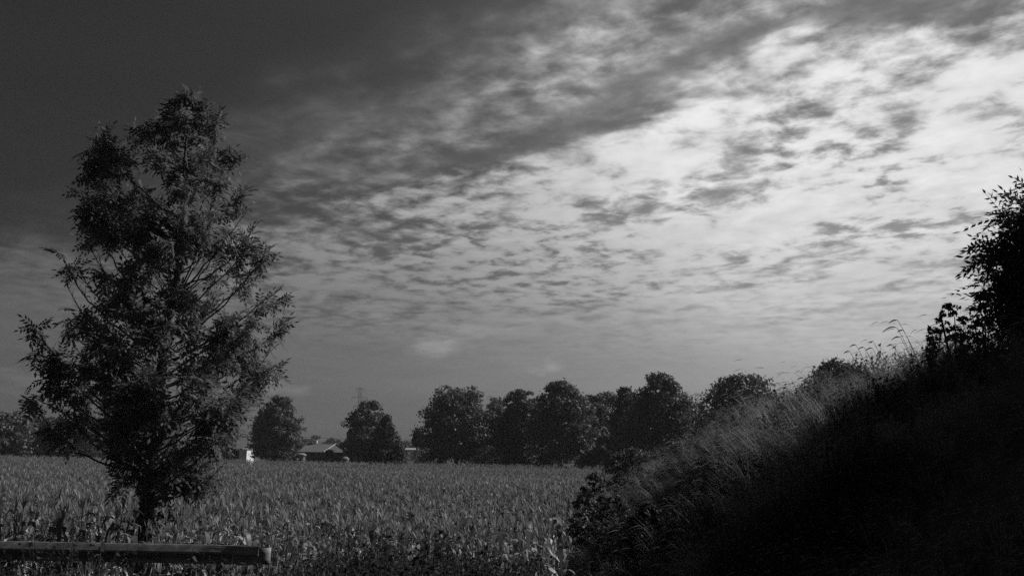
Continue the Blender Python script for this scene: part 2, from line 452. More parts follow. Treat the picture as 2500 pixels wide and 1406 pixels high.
def far_tree(name, label, px0, px1, top, Yd, prof=round_prof, nl=150, nleaf=85, size=.24, lift=1.0, mat=None, seed=1, group=None, cat='tree', zbase=None):
    c = at((px0+px1)/2, top, Yd)
    gz = FIELD if zbase is None else zbase
    W = (px1-px0)/2/FPX*Yd*1.1; H = c.z-gz-lift
    root = empty(name, (c.x, Yd, gz)); tag(root, label, cat, group)
    mb = MB()
    r = np.random.default_rng(seed+900)
    th = lift+H*.7; tr = max(.06, W*.045)
    mb.tube([(0, 0, -.05), (.03, 0, th*.3), (-.04, .05, th*.7), (0, 0, th)], [tr*1.25, tr, tr*.7, tr*.25], 8)
    for k in range(7):
        a = r.uniform(0, 6.28); z = lift + H*r.uniform(.0, .45); e = (math.cos(a)*W*.6, math.sin(a)*W*.6, z+W*.5)
        mb.tube([(0, 0, z), (e[0]*.5, e[1]*.5, z+W*.18), e], [tr*.4, tr*.28, tr*.08], 5)
    mb.build('trunk', M_bark, root, True)
    V, F = lobes_crown((0, 0, lift), W, H, W*.9, nl, nleaf, size, seed, prof, (.10, .30))
    m = 1300; d = unit(r.normal(0, 1, (m, 3))); q = r.uniform(.2, 1, (m, 1))**.5
    hh = np.clip(.5+.5*d[:, 2]*q[:, 0]*.92, 0, 1); pr = np.array([prof(h) for h in hh])*.70
    az = np.arctan2(d[:, 1], d[:, 0]); rr = pr*np.sqrt(r.uniform(0, 1, m))
    C = np.stack([np.cos(az)*W*rr, np.sin(az)*W*.9*rr, lift+H*(.03+.87*hh)], 1)
    N = unit(r.normal(0, 1, (m, 3))); A = unit(np.cross(N, r.normal(0, 1, (m, 3)))); B = np.cross(N, A); s_ = size*r.uniform(1.4, 2.6, (m, 1))
    V2 = np.stack([C-A*s_, C+B*s_*.7, C+A*s_, C-B*s_*.7], 1).reshape(-1, 3)
    F = np.concatenate([F, np.arange(4*m).reshape(m, 4)+len(V)]); V = np.concatenate([V, V2])
    link('crown', npmesh('crown', V, F), mat or M_tree, root)
    return root
def bush(name, label, cx, cy, cz, W, H, D=None, nl=26, nleaf=120, size=.07, mat=None, seed=1, cat='shrub', prof=bush_prof, group=None, lob=(.10, .24)):
    root = empty(name, (cx, cy, cz)); tag(root, label, cat, group)
    r = np.random.default_rng(seed+500); mb = MB()
    for k in range(6):
        a = r.uniform(0, 6.28); q = r.uniform(.2, .6)
        mb.tube([(math.cos(a)*.05, math.sin(a)*.05, -.05), (math.cos(a)*W*q*.5, math.sin(a)*W*q*.5, H*.4), (math.cos(a)*W*q, math.sin(a)*W*q, H*r.uniform(.6, .85))], [.02, .014, .005], 5)
    mb.build('stems', M_barkd, root, True)
    V, F = lobes_crown((0, 0, 0), W, H, D or W, nl, nleaf, size, seed, prof, lob)
    link('foliage', npmesh('foliage', V, F), mat or M_bush, root)
    return root

# ------------------------------------------------------------------ scattering (corn, grass, weeds): uncountable cover
def scatter(name, label, variants, P, rot, scl, idx):
    src = bpy.data.collections.new(name+'_plants')
    for i, o in enumerate(variants): src.objects.link(o)
    me = bpy.data.meshes.new(name); n = len(P)
    me.vertices.add(n); me.vertices.foreach_set('co', np.asarray(P, dtype=np.float32).ravel())
    for nm, ty, arr, key in (('rot', 'FLOAT_VECTOR', rot, 'vector'), ('scl', 'FLOAT_VECTOR', scl, 'vector'), ('idx', 'INT', idx, 'value')):
        at_ = me.attributes.new(nm, ty, 'POINT'); at_.data.foreach_set(key, np.asarray(arr, dtype=np.int32 if ty == 'INT' else np.float32).ravel())
    me.update()
    o = bpy.data.objects.new(name, me); col.objects.link(o); tag(o, label, None, None, 'stuff')
    ng = bpy.data.node_groups.new(name, 'GeometryNodeTree')
    ng.interface.new_socket('Geometry', in_out='INPUT', socket_type='NodeSocketGeometry')
    ng.interface.new_socket('Geometry', in_out='OUTPUT', socket_type='NodeSocketGeometry')
    N = ng.nodes.new; L = ng.links.new
    gi, go = N('NodeGroupInput'), N('NodeGroupOutput')
    ci = N('GeometryNodeCollectionInfo'); ci.inputs['Collection'].default_value = src
    ci.inputs['Separate Children'].default_value = True; ci.inputs['Reset Children'].default_value = True
    ip = N('GeometryNodeInstanceOnPoints'); ip.inputs['Pick Instance'].default_value = True
    def attr(nm, ty):
        a = N('GeometryNodeInputNamedAttribute'); a.data_type = ty; a.inputs['Name'].default_value = nm; return a.outputs['Attribute']
    e2r = N('FunctionNodeEulerToRotation'); L(attr('rot', 'FLOAT_VECTOR'), e2r.inputs[0])
    L(gi.outputs[0], ip.inputs['Points']); L(ci.outputs[0], ip.inputs['Instance']); L(attr('idx', 'INT'), ip.inputs['Instance Index'])
    L(e2r.outputs[0], ip.inputs['Rotation']); L(attr('scl', 'FLOAT_VECTOR'), ip.inputs['Scale']); L(ip.outputs[0], go.inputs[0])
    md = o.modifiers.new('scatter', 'NODES'); md.node_group = ng
    return o
def variant(name, nb, mats):
    """nb: list of (NB, material index)"""
    Vs, Fs, mi, n = [], {}, [], 0
    fl = []
    for b, k in nb:
        for v, f in zip(b.V, b.F):
            pass
        V = np.concatenate(b.V); Vs.append(V)
        for f in b.F: fl.append((f+n, k))
        n += len(V)
    fl.sort(key=lambda q: q[0].shape[1])
    by = {}
    order = []
    for f, k in fl: by.setdefault(f.shape[1], []).append(f); order.append((f.shape[1], len(f), k))
    me = npmesh(name, np.concatenate(Vs), [np.concatenate(x) for _, x in sorted(by.items())])
    for m in mats: me.materials.append(m)
    me.polygons.foreach_set('material_index', np.concatenate([np.full(c, k, dtype=np.int32) for _, c, k in order]))
    return bpy.data.objects.new(name, me)
def strip(P, w, side):
    """a ribbon along P with half widths w"""
    P = np.asarray(P); w = np.asarray(w)[:, None]; side = unit(np.asarray(side, float))
    V = np.concatenate([P-side*w, P+side*w]); n = len(P); i = np.arange(n-1)
    return V, np.stack([i, i+1, n+i+1, n+i], 1)

def corn_variant(k):
    r = np.random.default_rng(40+k); b = NB(); h = r.uniform(1.85, 2.2); t = NB()
    lx, ly = r.normal(0, .05, 2)
    st = lambda z: np.array([lx*z*z/h, ly*z*z/h, z])
    b.tube([st(0), st(h*.5), st(h*.95)], [.014, .011, .006], 4)
    a = r.uniform(0, 6.28); nl = 9
    for i in range(nl):
        z = .25+ (h-.45)*i/(nl-1); a += math.pi + r.normal(0, .5)
        d = np.array([math.cos(a), math.sin(a), 0]); L = r.uniform(.45, .75)*(1-.35*abs(i/(nl-1)-.5)*1.4)
        up = r.uniform(.35, 1.0); dry = r.uniform(0, 1) < .5 or i < 4
        s = np.linspace(0, 1, 6)[:, None]
        fall = (1.7 if dry else .8)*s**2.0
        P = st(z) + d*L*s*(.42 if dry else .62) + np.array([0, 0, 1])*L*(up*s - fall)
        P += np.cumsum(r.normal(0, .012, P.shape), 0)
        b.add(*strip(P, [.022, .040, .044, .038, .022, .003], np.cross(d, [0, 0, 1])+r.normal(0, .15, 3)))
    for i in range(6):
        a = r.uniform(0, 6.28); sp = r.uniform(.02, .14); s = np.linspace(0, 1, 3)[:, None]
        P = st(h*.95) + np.array([math.cos(a)*sp, math.sin(a)*sp, .24])*s - np.array([0, 0, .05])*s**2*(sp*8)
        t.add(*strip(P, [.006, .010, .003], [math.sin(a), -math.cos(a), .3]))
    if r.uniform() < .7:
        a = r.uniform(0, 6.28); z = h*.48; d = np.array([math.cos(a), math.sin(a), 1.6])
        t.tube([st(z), st(z)+unit(d)*.12, st(z)+unit(d)*.24], [.012, .03, .006], 5)
    return variant('corn_plant', [(b, 0), (t, 1)], [M_corn, M_head])
corn_v = [corn_variant(k) for k in range(8)]
pts = []
for y0, y1, step in ((15.4, 34, .47), (34, 62, .54), (62, 132, .75)):
    ys = np.arange(y0, y1, step)
    for y in ys:
        xr = 1.0 if y < 22 else np.interp(y, [22, 45, 132], [1.8, 4.5, 24])
        xs = np.arange(-.74*y-2, xr, step*.82)
        pts.append(np.stack([xs + rng.normal(0, step*.22, len(xs)), y + rng.normal(0, step*.22, len(xs)), np.full(len(xs), FIELD)], 1))
P = np.concatenate(pts); P = P[~((np.abs(P[:, 0]+7.2) < .3) & (np.abs(P[:, 1]-17) < .4))]; P[:, 2] = zg(P[:, 1]) - .02
n = len(P)
sz = rng.uniform(.86, 1.08, n)
for i in range(0, n): 
    pass
wob = np.sin(P[:, 0]*.21+1.3)*np.cos(P[:, 1]*.17)*.05
scatter('corn_field', 'field of ripening corn stretching to the far trees', corn_v, P,
        np.stack([rng.normal(0, .05, n), rng.normal(0, .05, n), rng.uniform(0, 6.283, n)], 1),
        np.stack([sz*1.05, sz*1.05, sz+wob], 1), rng.integers(0, 8, n))

# grass tufts, blown to the left
def grass_variant(k, nb=22, h=(.45, 1.0), heads=.3, lean=.35):
    r = np.random.default_rng(80+k); b = NB(); hd = NB()
    for i in range(nb):
        a = r.uniform(0, 6.28); q = r.uniform(0, .12); H = r.uniform(*h)
        b0 = np.array([math.cos(a)*q, math.sin(a)*q, -.05])
        d = np.array([-lean + r.normal(0, .22), r.normal(0, .22), 0])
        s = np.linspace(0, 1, 5)[:, None]
        P = b0 + d*H*s**1.7 + np.array([0, 0, 1])*H*(s - .22*s**3)
        head = r.uniform() < heads
        w = np.array([.005, .0045, .004, .003, .001])*(1.0 if not head else .6)
        b.add(*strip(P, w, np.array([d[1]+.3, -d[0]+.6, 0])))
        if head:
            e = P[-1]; dd = unit(P[-1]-P[-2] + np.array([-.25, 0, -.1])); L = r.uniform(.10, .18); s3 = np.linspace(0, 1, 4)[:, None]
            Q = e + dd*L*s3 + np.array([-.02, 0, -.07])*s3**2
            hd.add(*strip(Q, [.002, .006, .005, .001], [.2, 1, .3])); hd.add(*strip(Q, [.002, .005, .004, .001], [.3, -.2, 1]))
    parts = [(b, 0)] + ([(hd, 1)] if hd.n else [])
    return variant('grass_tuft', parts, [M_grass, M_head])
grass_v = [grass_variant(k, 24, (.4, .85), .06) for k in range(4)] + [grass_variant(10+k, 22, (.6, 1.2), .22) for k in range(4)]
# leafy weeds of the verge
def weed_variant(k, H=.8, ns=6):
    r = np.random.default_rng(140+k); b = NB(); s2 = NB()
    for i in range(ns):
        a = r.uniform(0, 6.28); q = r.uniform(.0, .12); h = H*r.uniform(.5, 1.0); d = np.array([math.cos(a), math.sin(a), 0])*r.uniform(.05, .35)
        s = np.linspace(0, 1, 5)[:, None]
        P = np.array([math.cos(a)*q, math.sin(a)*q, -.05]) + d*h*s**1.5 + np.array([0, 0, 1])*h*s
        s2.tube(P, [.005, .0045, .004, .003, .002], 3)
        m = r.integers(18, 30)
        tt = r.uniform(.12, 1, m); pos = np.stack([np.interp(tt, np.linspace(0, 1, 5), P[:, j]) for j in range(3)], 1)
        dd = unit(np.stack([r.normal(0, 1, m), r.normal(0, 1, m), r.normal(.15, .4, m)], 1))
        for p, e in zip(pos, dd):
            l = r.uniform(.03, .075); w = l*r.uniform(.2, .36); u = unit(np.cross(e, r.normal(0, 1, 3)))
            b.add(np.array([p, p+e*l*.4+u*w, p+e*l+np.array([0, 0, -.02]), p+e*l*.4-u*w]), np.array([[0, 1, 2, 3]]))
    return variant('weed', [(b, 0), (s2, 0)], [M_weed])
weed_v = [weed_variant(k, .75) for k in range(4)] + [weed_variant(4+k, 1.05, 4) for k in range(2)] + [grass_variant(30+k, 20, (.4, .9), .18, .1) for k in range(3)]
n = 9000
yy = rng.uniform(8.5, 16.2, n); xx = -.72*yy + rng.uniform(0, 1, n)*(.72*yy + 1.8)
keep = ~((yy < 12.9) & (xx < -3.6) & (rng.uniform(0, 1, n) < .4))
yy, xx = yy[keep], xx[keep]; n = len(xx)
P = np.stack([xx, yy, hz(xx, yy)], 1)
sz = np.where(xx < -3.4, .6, 1.12)*rng.uniform(.5, 1.0, n)*(1+.3*np.sin(xx*1.3)*np.cos(yy*.9+xx*.4))
sz *= np.where((yy < 13.4) & (xx < -3.3), .8, 1.0)
sz *= np.where(xx > .3, .6, 1.0)
sz *= np.where((yy > 12.2) & (yy < 12.95) & (xx < -5.2) & (rng.uniform(0, 1, n) < .45), 2.2, 1.0)
sz *= np.where((yy > 11) & (yy < 12.95) & (xx > -5.4) & (xx < -3.7), .6, 1.0)
scatter('verge_weeds', 'tangle of weeds and grass along the verge', weed_v, P,
        np.stack([rng.normal(0, .15, n), rng.normal(0, .15, n), rng.uniform(0, 6.28, n)], 1), np.stack([sz, sz, sz], 1), rng.integers(0, 9, n))

# grass of the embankment, with leafy weeds in patches
n = 22000
yy = 3 + 82*rng.uniform(0, 1, n)**1.9; xx = xtoe(yy) - .8 + (xcrest(yy)+2.5-xtoe(yy)+.8)*rng.uniform(0, 1, n)
P = np.stack([xx, yy, hz(xx, yy) + np.array([emb_bump(p, q) for p, q in zip(xx, yy)])], 1)
patch = np.array([mnoise.noise((p*.55, q*.4, 8.0)) for p, q in zip(xx, yy)])
sz = rng.uniform(.5, .9, n)*(1+.9*np.clip(patch, -.5, .6))*(1+.25*np.sin(xx*1.7+yy*.6)*np.sin(yy*1.1))
sz *= np.interp(yy, [8, 14], [.6, 1.0])
scatter('embankment_grass', 'long wind-bent grass covering the embankment', grass_v + weed_v[:6], P,
        np.stack([rng.normal(0, .12, n), rng.normal(0, .12, n), rng.normal(0, .5, n)], 1), np.stack([sz, sz, sz], 1), np.where(patch + rng.normal(0, .15, n) > .24, rng.integers(8, 14, n), rng.integers(0, 8, n)))

# ------------------------------------------------------------------ the tall ash by the field edge
YA = 17.0
trunk_px = [(352, 1345), (358, 1250), (366, 1160), (380, 1060), (386, 960), (402, 850), (425, 720), (440, 600), (450, 450), (456, 330), (462, 245)]
tp = [np.array(at(a, b, YA)) for a, b in trunk_px]
tp[0][2] = float(zg(YA)) - .05
tips_px = [(462, 222), (458, 240), (468, 232), (448, 262), (476, 258), (420, 266), (440, 290), (500, 285), (545, 295), (485, 330), (400, 300), (235, 328), (260, 360), (212, 372), (290, 400), (215, 420), (195, 400), (330, 335), (365, 320),
           (380, 380), (420, 380), (520, 360), (572, 372), (555, 420), (480, 420), (330, 440), (250, 450), (186, 470), (205, 500), (300, 500), (390, 480), (450, 500), (530, 500),
           (595, 480), (612, 520), (575, 560), (640, 545), (620, 600), (662, 615), (640, 650), (560, 640), (490, 600), (400, 600), (330, 580), (250, 570), (230, 620), (205, 595),
           (140, 625), (165, 650), (150, 690), (215, 680), (290, 680), (340, 660), (470, 700), (540, 720), (600, 700), (700, 700), (690, 735), (660, 740), (630, 790), (560, 800),
           (480, 800), (400, 780), (320, 780), (240, 780), (72, 800), (90, 850), (150, 795), (120, 870), (175, 850), (230, 870), (300, 880), (360, 870), (500, 880), (580, 870),
           (640, 850), (705, 798), (690, 840), (705, 885), (670, 930), (640, 930), (560, 950), (480, 960), (300, 960), (240, 950), (170, 950), (110, 930), (65, 962), (75, 985), (140, 1000), (200, 990),
           (270, 1030), (330, 1040), (440, 1040), (520, 1030), (590, 1000), (612, 980), (565, 1050), (530, 1080), (470, 1090), (320, 1090), (260, 1070),
           (270, 1145), (300, 1165), (340, 1140), (430, 1130), (480, 1150), (540, 1150), (558, 1130), (510, 1110), (400, 1170), (280, 1120), (310, 1130), (330, 1165), (355, 1120), (420, 1150), (450, 1165), (500, 1135), (530, 1140), (290, 1150), (250, 1010), (300, 1010), (360, 1000), (420, 1000), (545, 1010)]
tips = []
for a, b in tips_px:
    # branches reach all round the trunk: depth of each end follows the crown's breadth at that height
    half = np.interp(b, [226, 330, 480, 640, 800, 960, 1060, 1160], [.1, .9, 1.6, 1.9, 2.3, 2.3, 1.5, .8])
    cx = np.interp(b, [226, 600, 850, 1060, 1345], [462, 440, 402, 380, 352])
    off = abs(a-cx)/FPX*YA
    dep = math.sqrt(max(.05, half*half - min(off, half)**2*.8))
    pull = 12.0/max(60.0, math.hypot(a-cx, (b-700)*.35))
    tips.append(np.array(at(a+(cx-a)*pull, b, YA + rng.uniform(-1, 1)*dep)))
for k in range(75):        # further branches inside the crown, to front and back
    b = rng.uniform(380, 1090); cx = np.interp(b, [226, 600, 850, 1060], [462, 430, 395, 400])
    half = np.interp(b, [330, 480, 640, 800, 960, 1060], [.8, 1.5, 1.8, 2.1, 2.1, 1.4])
    tips.append(np.array(at(cx + rng.normal(0, 1)*half*.5*FPX/YA*.8, b, YA + rng.choice([-1, 1])*half*rng.uniform(.4, 1))))
grow_tree('ash_tree', 'tall leafy ash tree standing at the corn edge behind the guardrail', tp, np.array([.16, .14, .13, .12, .11, .09, .07, .055, .035, .018, .006]), tips, ASH, 1.12, M_ash, M_bark,
          low=.1, twigs_m=14.0, twig_len=(.16, .36), leaves_m=22.0, inner=.40, cull=0.09)

c = at(372, 1250, 16.7)
bush('leafy_shoots', 'low leafy shoots around the foot of the tall ash', c.x, 16.75, float(zg(16.7))-.03, 1.0, 2.5, .5, 80, 40, .05, M_bush, 71, 'shrub', egg_prof)

# ------------------------------------------------------------------ the dark tree at the right edge, on the embankment
YR = 13.0
tb = at(2640, 900, YR); tb.z = float(hz(tb.x, YR)) - .05
tp = [np.array(tb)] + [np.array(at(a, b, YR)) for a, b in ((2640, 800), (2632, 700), (2625, 600), (2618, 520), (2612, 460), (2605, 400))]
tips_px = [(2490, 432), (2505, 460), (2470, 500), (2415, 500), (2430, 520), (2450, 545), (2385, 555), (2365, 575), (2400, 600), (2380, 635), (2420, 640), (2390, 690), (2375, 700), (2420, 720), (2440, 745), (2470, 600),
           (2480, 660), (2500, 720), (2520, 560), (2550, 640), (2540, 480), (2560, 420), (2580, 360), (2640, 340), (2700, 400), (2750, 480), (2780, 560), (2790, 650), (2740, 720), (2680, 640), (2620, 560), (2660, 480), (2580, 730), (2620, 780), (2700, 780), (2540, 770), (2470, 760)]
tips = [np.array(at(a+48, b+40, YR + rng.uniform(-1, 1)*.9)) for a, b in tips_px]
for k in range(30):
    tips.append(np.array(at(rng.uniform(2500, 2780), rng.uniform(480, 790), YR + rng.choice([-1, 1])*rng.uniform(.3, 1.3))))
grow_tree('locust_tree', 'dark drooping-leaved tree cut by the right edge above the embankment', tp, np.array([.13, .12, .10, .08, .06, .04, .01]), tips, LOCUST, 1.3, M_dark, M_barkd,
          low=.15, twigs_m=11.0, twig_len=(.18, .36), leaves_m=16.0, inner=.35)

# undergrowth along the embankment top, plus unseen trees added to shade the slope
Vs, Fs, nv = [], [], 0
for k in range(26):
    y = -6 + k*.78; x = 8.6 + rng.uniform(-.6, .8) + max(0, (y-8))*.16
    if y > 11.6: continue
    W = rng.uniform(.9, 1.4); H = rng.uniform(2.2, 4.2) if y < 10.5 else rng.uniform(1.2, 1.7)
    V, F = lobes_crown((x, y, float(hz(x, y))-.1), W, H, W, 22, 110, .085, 300+k, egg_prof, (.25, .42))
    Vs.append(V); Fs.append(F+nv); nv += len(V)
for x, y, W, H in ((11.6, 12.6, 1.6, 5.6), (13.4, 15.2, 1.9, 5.6), (10.6, 9.6, 1.7, 5.6), (10.4, 6.4, 1.8, 5.6), (10.2, 3.2, 1.8, 5.4), (10.2, 0, 1.8, 5.4), (9.6, 10.9, 1.5, 5.4), (12.2, 13.8, 1.6, 6.2), (9.0, 8.0, 1.6, 5.2), (8.8, 4.8, 1.7, 5.2), (13.0, 11.5, 2.0, 6.5)):  # tall trees outside the view, added to cast shade on the near slope
    V, F = lobes_crown((x, y, float(hz(x, y))-.1), W, H, W, 70, 90, .17, int(700+y*10), egg_prof, (.16, .3))
    Vs.append(V); Fs.append(F+nv); nv += len(V)
th = link('undergrowth_shade_trees', npmesh('undergrowth_shade_trees', np.concatenate(Vs), np.concatenate(Fs)), M_dark)
tag(th, 'dark undergrowth on top of the embankment below the drooping tree, with unseen trees added for shade', None, None, 'stuff')

# ------------------------------------------------------------------ shrubs on the embankment
def slope_bush(label, px0, px1, top, Yd, seed, mat=None, size=.07, nl=26, nleaf=120, prof=bush_prof, sink=.05, minh=.5, name='shrub'):
    c = at((px0+px1)/2, top, Yd); z = float(hz(c.x, Yd)); W = (px1-px0)/2/FPX*Yd
    return bush(name, label, c.x, Yd, z-sink, W, max(minh, c.z-z+sink), None, nl, nleaf, size, mat, seed, 'shrub', prof)
slope_bush('loose leafy shrub on the crest beside the drooping tree', 2252, 2385, 738, 12.4, 1, M_bush, .032, 90, 26, egg_prof)
slope_bush('taller airy shrub pressed against the drooping tree', 2335, 2440, 708, 12.8, 2, M_bush, .03, 80, 24, egg_prof)
slope_bush('small upright shrub at the left foot of the loose crest shrub', 2243, 2292, 788, 13.0, 3, M_bush, .03, 40, 22, cone_prof)
slope_bush('wide bramble mound where the embankment meets the corn', 1452, 1640, 1092, 36, 4, M_bush, .07, 160, 40)
slope_bush('bramble mound halfway up the embankment behind the first one', 1590, 1780, 1074, 34, 5, M_bush, .07, 150, 40)
slope_bush('low dark shrub at the corn corner in front of the bramble mound', 1395, 1510, 1150, 27, 6, M_bush, .055, 120, 40)
slope_bush('small round shrub among the grass below the round far tree', 1722, 1765, 1062, 32, 7, M_bush, .05, 50, 30)
slope_bush('low weedy shrub at the toe of the embankment near the verge', 1430, 1570, 1200, 18, 8, M_bush, .045, 120, 36)
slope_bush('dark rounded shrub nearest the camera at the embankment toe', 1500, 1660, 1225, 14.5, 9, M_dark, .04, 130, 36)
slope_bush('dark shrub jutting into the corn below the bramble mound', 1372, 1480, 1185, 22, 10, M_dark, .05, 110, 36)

# tall grass stalks standing against the sky on the crest
def stalk(px, py, Yd, bend, L, label):
    c = at(px, py, Yd); z = float(hz(c.x, Yd)); H = max(.5, c.z-z)
    bx = c.x + .28*H
    bz = float(hz(bx, Yd))
    root = empty('grass_stalk', (bx, Yd, bz)); tag(root, label, 'grass stalk', 'tall grass stalks against the sky')
    s = np.linspace(0, 1, 9)[:, None]; e = np.array([c.x-bx, 0, c.z-bz])
    P = np.array([[0, 0, -.05]])*(1-s) + np.array([e[0], 0, 0])*s**2 + np.array([0, 0, e[2]])*s
    MB().tube(P, np.linspace(.007, .0045, 9), 4).build('stem', M_grass, root, True)
    s3 = np.linspace(0, 1, 8)[:, None]
    Q = e + np.array([-L*.95, 0, 0])*s3 + np.array([0, 0, 1])*(L*bend*s3 - L*(.35+bend)*s3**2)
    nb = NB(); nb.tube(Q, np.array([.003, .008, .011, .012, .011, .009, .006, .002]), 5)
    for i in range(26):
        t = rng.uniform(.05, .95); p = np.array([np.interp(t, s3[:, 0], Q[:, j]) for j in range(3)]); d = unit(np.array([-.8, rng.normal(0, .5), rng.normal(0, .5)])); l = rng.uniform(.015, .035)
        u = unit(np.cross(d, rng.normal(0, 1, 3)))*.004
        nb.add(np.array([p, p+d*l*.5+u, p+d*l, p+d*l*.5-u]), np.array([[0, 1, 2, 3]]))
    link('seed_head', nb.mesh('seed_head'), M_grass, root)
for px, py, Yd, bend, L, lab in (
    (2192, 782, 14.5, .25, .17, 'topmost drooping grass stalk against the sky on the crest'),
    (2190, 800, 14.3, .35, .27, 'long arching grass stalk just below the topmost one'),
    (2205, 806, 14.2, .2, .10, 'short-headed grass stalk right of the long arching one'),
    (2198, 823, 14.6, .35, .16, 'arching grass stalk under the long arching stalk'),
    (2180, 841, 15.0, .2, .11, 'small drooping grass stalk lowest of the crest cluster'),
    (2131, 832, 15.6, -.8, .09, 'lone grass stalk with steep head left of the crest cluster'),
    (2090, 842, 16.2, .25, .13, 'leftmost drooping grass stalk on the skyline hump'),
    (2110, 848, 16.0, .3, .12, 'grass stalk leaning beside the leftmost skyline stalk'),
    (2130, 850, 16.0, .2, .14, 'long-headed grass stalk between the skyline hump and the cluster'),
    (2075, 858, 16.4, .3, .13, 'low bowed grass stalk beneath the leftmost skyline stalk'),
    (1962, 922, 19.5, .25, .15, 'single grass stalk over the round dark tree by the slope')):
    stalk(px, py, Yd, bend, L, lab)

# ------------------------------------------------------------------ trees beyond the corn
G1 = 'trees beyond the corn'
far_tree('broadleaf_tree', 'dark tree cut by the left edge behind the corn', -50, 112, 1003, 135, seed=11, group=G1)
far_tree('broadleaf_tree', 'low dark tree second from the left edge behind the corn', 104, 258, 1013, 140, seed=12, group=G1)
far_tree('broadleaf_tree', 'dark tree directly behind the ash trunk left of the long barn', 232, 415, 1004, 150, seed=13, group=G1)
far_tree('broadleaf_tree', 'oval tree between the long barn and the low house', 624, 748, 966, 150, egg_prof, seed=14, group=G1)
far_tree('broadleaf_tree', 'tree just right of the low house with a dark cone beside it', 838, 965, 977, 158, egg_prof, seed=15, group=G1)
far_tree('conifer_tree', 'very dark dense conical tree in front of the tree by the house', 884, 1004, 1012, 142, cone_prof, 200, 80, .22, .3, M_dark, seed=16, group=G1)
far_tree('sapling', 'thin sapling with a tiny crown left of the big round tree', 1008, 1030, 1046, 145, round_prof, 14, 60, .18, 4.6, seed=17, group=G1)
far_tree('broadleaf_tree', 'big round free-standing tree in the middle of the tree row', 1022, 1216, 938, 138, seed=18, nl=170, lift=1.9, group=G1)
far_tree('broadleaf_tree', 'pale distant tree peeping out right of the big round tree', 1176, 1250, 968, 290, seed=19, nl=120, size=.4, group=G1)
far_tree('broadleaf_tree', 'flat-topped tree left of the pale-trunked tree', 1212, 1330, 950, 140, seed=20, group=G1)
far_tree('broadleaf_tree', 'peaked tree with thin pale trunk at the corn edge', 1290, 1456, 928, 132, egg_prof, seed=21, lift=2.4, group=G1)
far_tree('broadleaf_tree', 'level-topped tree filling the gap behind the tallest tree', 1425, 1560, 956, 155, seed=22, group=G1)
far_tree('broadleaf_tree', 'narrow tree against the left flank of the tallest tree', 1478, 1580, 944, 138, egg_prof, seed=23, group=G1)
far_tree('broadleaf_tree', 'tallest lumpy tree rising behind the bramble mound', 1505, 1704, 910, 122, egg_prof, seed=24, nl=170, group=G1)
far_tree('broadleaf_tree', 'small far tree in the gap below the right-hand pylon', 1655, 1745, 984, 210, seed=25, nl=120, size=.35, group=G1)
far_tree('broadleaf_tree', 'round tree rising behind the grassy embankment', 1690, 1936, 914, 112, seed=26, nl=180, group=G1)
far_tree('broadleaf_tree', 'dark round tree half hidden by the grass on the skyline', 1890, 2200, 880, 72, seed=27, nl=240, size=.2, prof=bush_prof, mat=M_tree, group=G1)
far_tree('broadleaf_tree', 'tree closing the gap right of the peaked pale-trunked tree', 1395, 1500, 962, 150, seed=41, group=G1)
far_tree('broadleaf_tree', 'low tree at the right foot of the tallest tree', 1640, 1735, 992, 150, seed=42, group=G1)
far_tree('broadleaf_tree', 'low dark tree between the two leftmost far trees', 50, 170, 1016, 150, seed=43, group=G1)
far_tree('broadleaf_tree', 'dark tree touching the right flank of the big round tree', 1170, 1255, 990, 143, seed=44, group=G1)
def far_bush(label, px0, px1, top, Yd, seed, mat=None):
    c = at((px0+px1)/2, top, Yd); bush('hedge_shrub', label, c.x, Yd, FIELD, (px1-px0)/2/FPX*Yd, c.z-FIELD, None, 120, 45, .17, mat, seed, 'shrub', bush_prof, 'shrubs under the far trees')
far_bush('low hedge shrub under the left side of the big round tree', 1000, 1105, 1100, 132, 31)
far_bush('wide greyish hedge shrub right of the big round tree trunk', 1130, 1262, 1087, 131, 32)
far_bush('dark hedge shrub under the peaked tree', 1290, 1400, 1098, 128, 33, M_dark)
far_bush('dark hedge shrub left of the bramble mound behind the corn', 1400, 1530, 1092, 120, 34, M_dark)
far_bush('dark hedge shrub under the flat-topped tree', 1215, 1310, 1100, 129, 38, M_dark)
far_bush('ragged shrub before the front wall of the low house', 768, 838, 1096, 158, 35)
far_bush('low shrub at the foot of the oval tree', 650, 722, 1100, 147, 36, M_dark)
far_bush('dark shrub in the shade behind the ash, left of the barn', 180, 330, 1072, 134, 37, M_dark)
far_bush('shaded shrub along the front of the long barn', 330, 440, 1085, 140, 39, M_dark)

# a far-off wood closing the horizon
Vs, Fs, nv = [], [], 0
for k in range(150):
    Yd = rng.uniform(420, 620); px = -200 + k*18 + rng.uniform(-9, 9)
    c = at(px, 1072 + .0175*(px-800) + rng.uniform(-9, 10), Yd); W = rng.uniform(5, 9)
    V, F = lobes_crown((c.x, Yd, FIELD), W, c.z-FIELD, W, 16, 45, .75, 600+k, round_prof, (.28, .42))
    Vs.append(V); Fs.append(F+nv); nv += len(V)
tag(link('distant_wood', npmesh('distant_wood', np.concatenate(Vs), np.concatenate(Fs)), M_wood), 'distant wood closing the horizon behind the buildings', None, None, 'stuff')

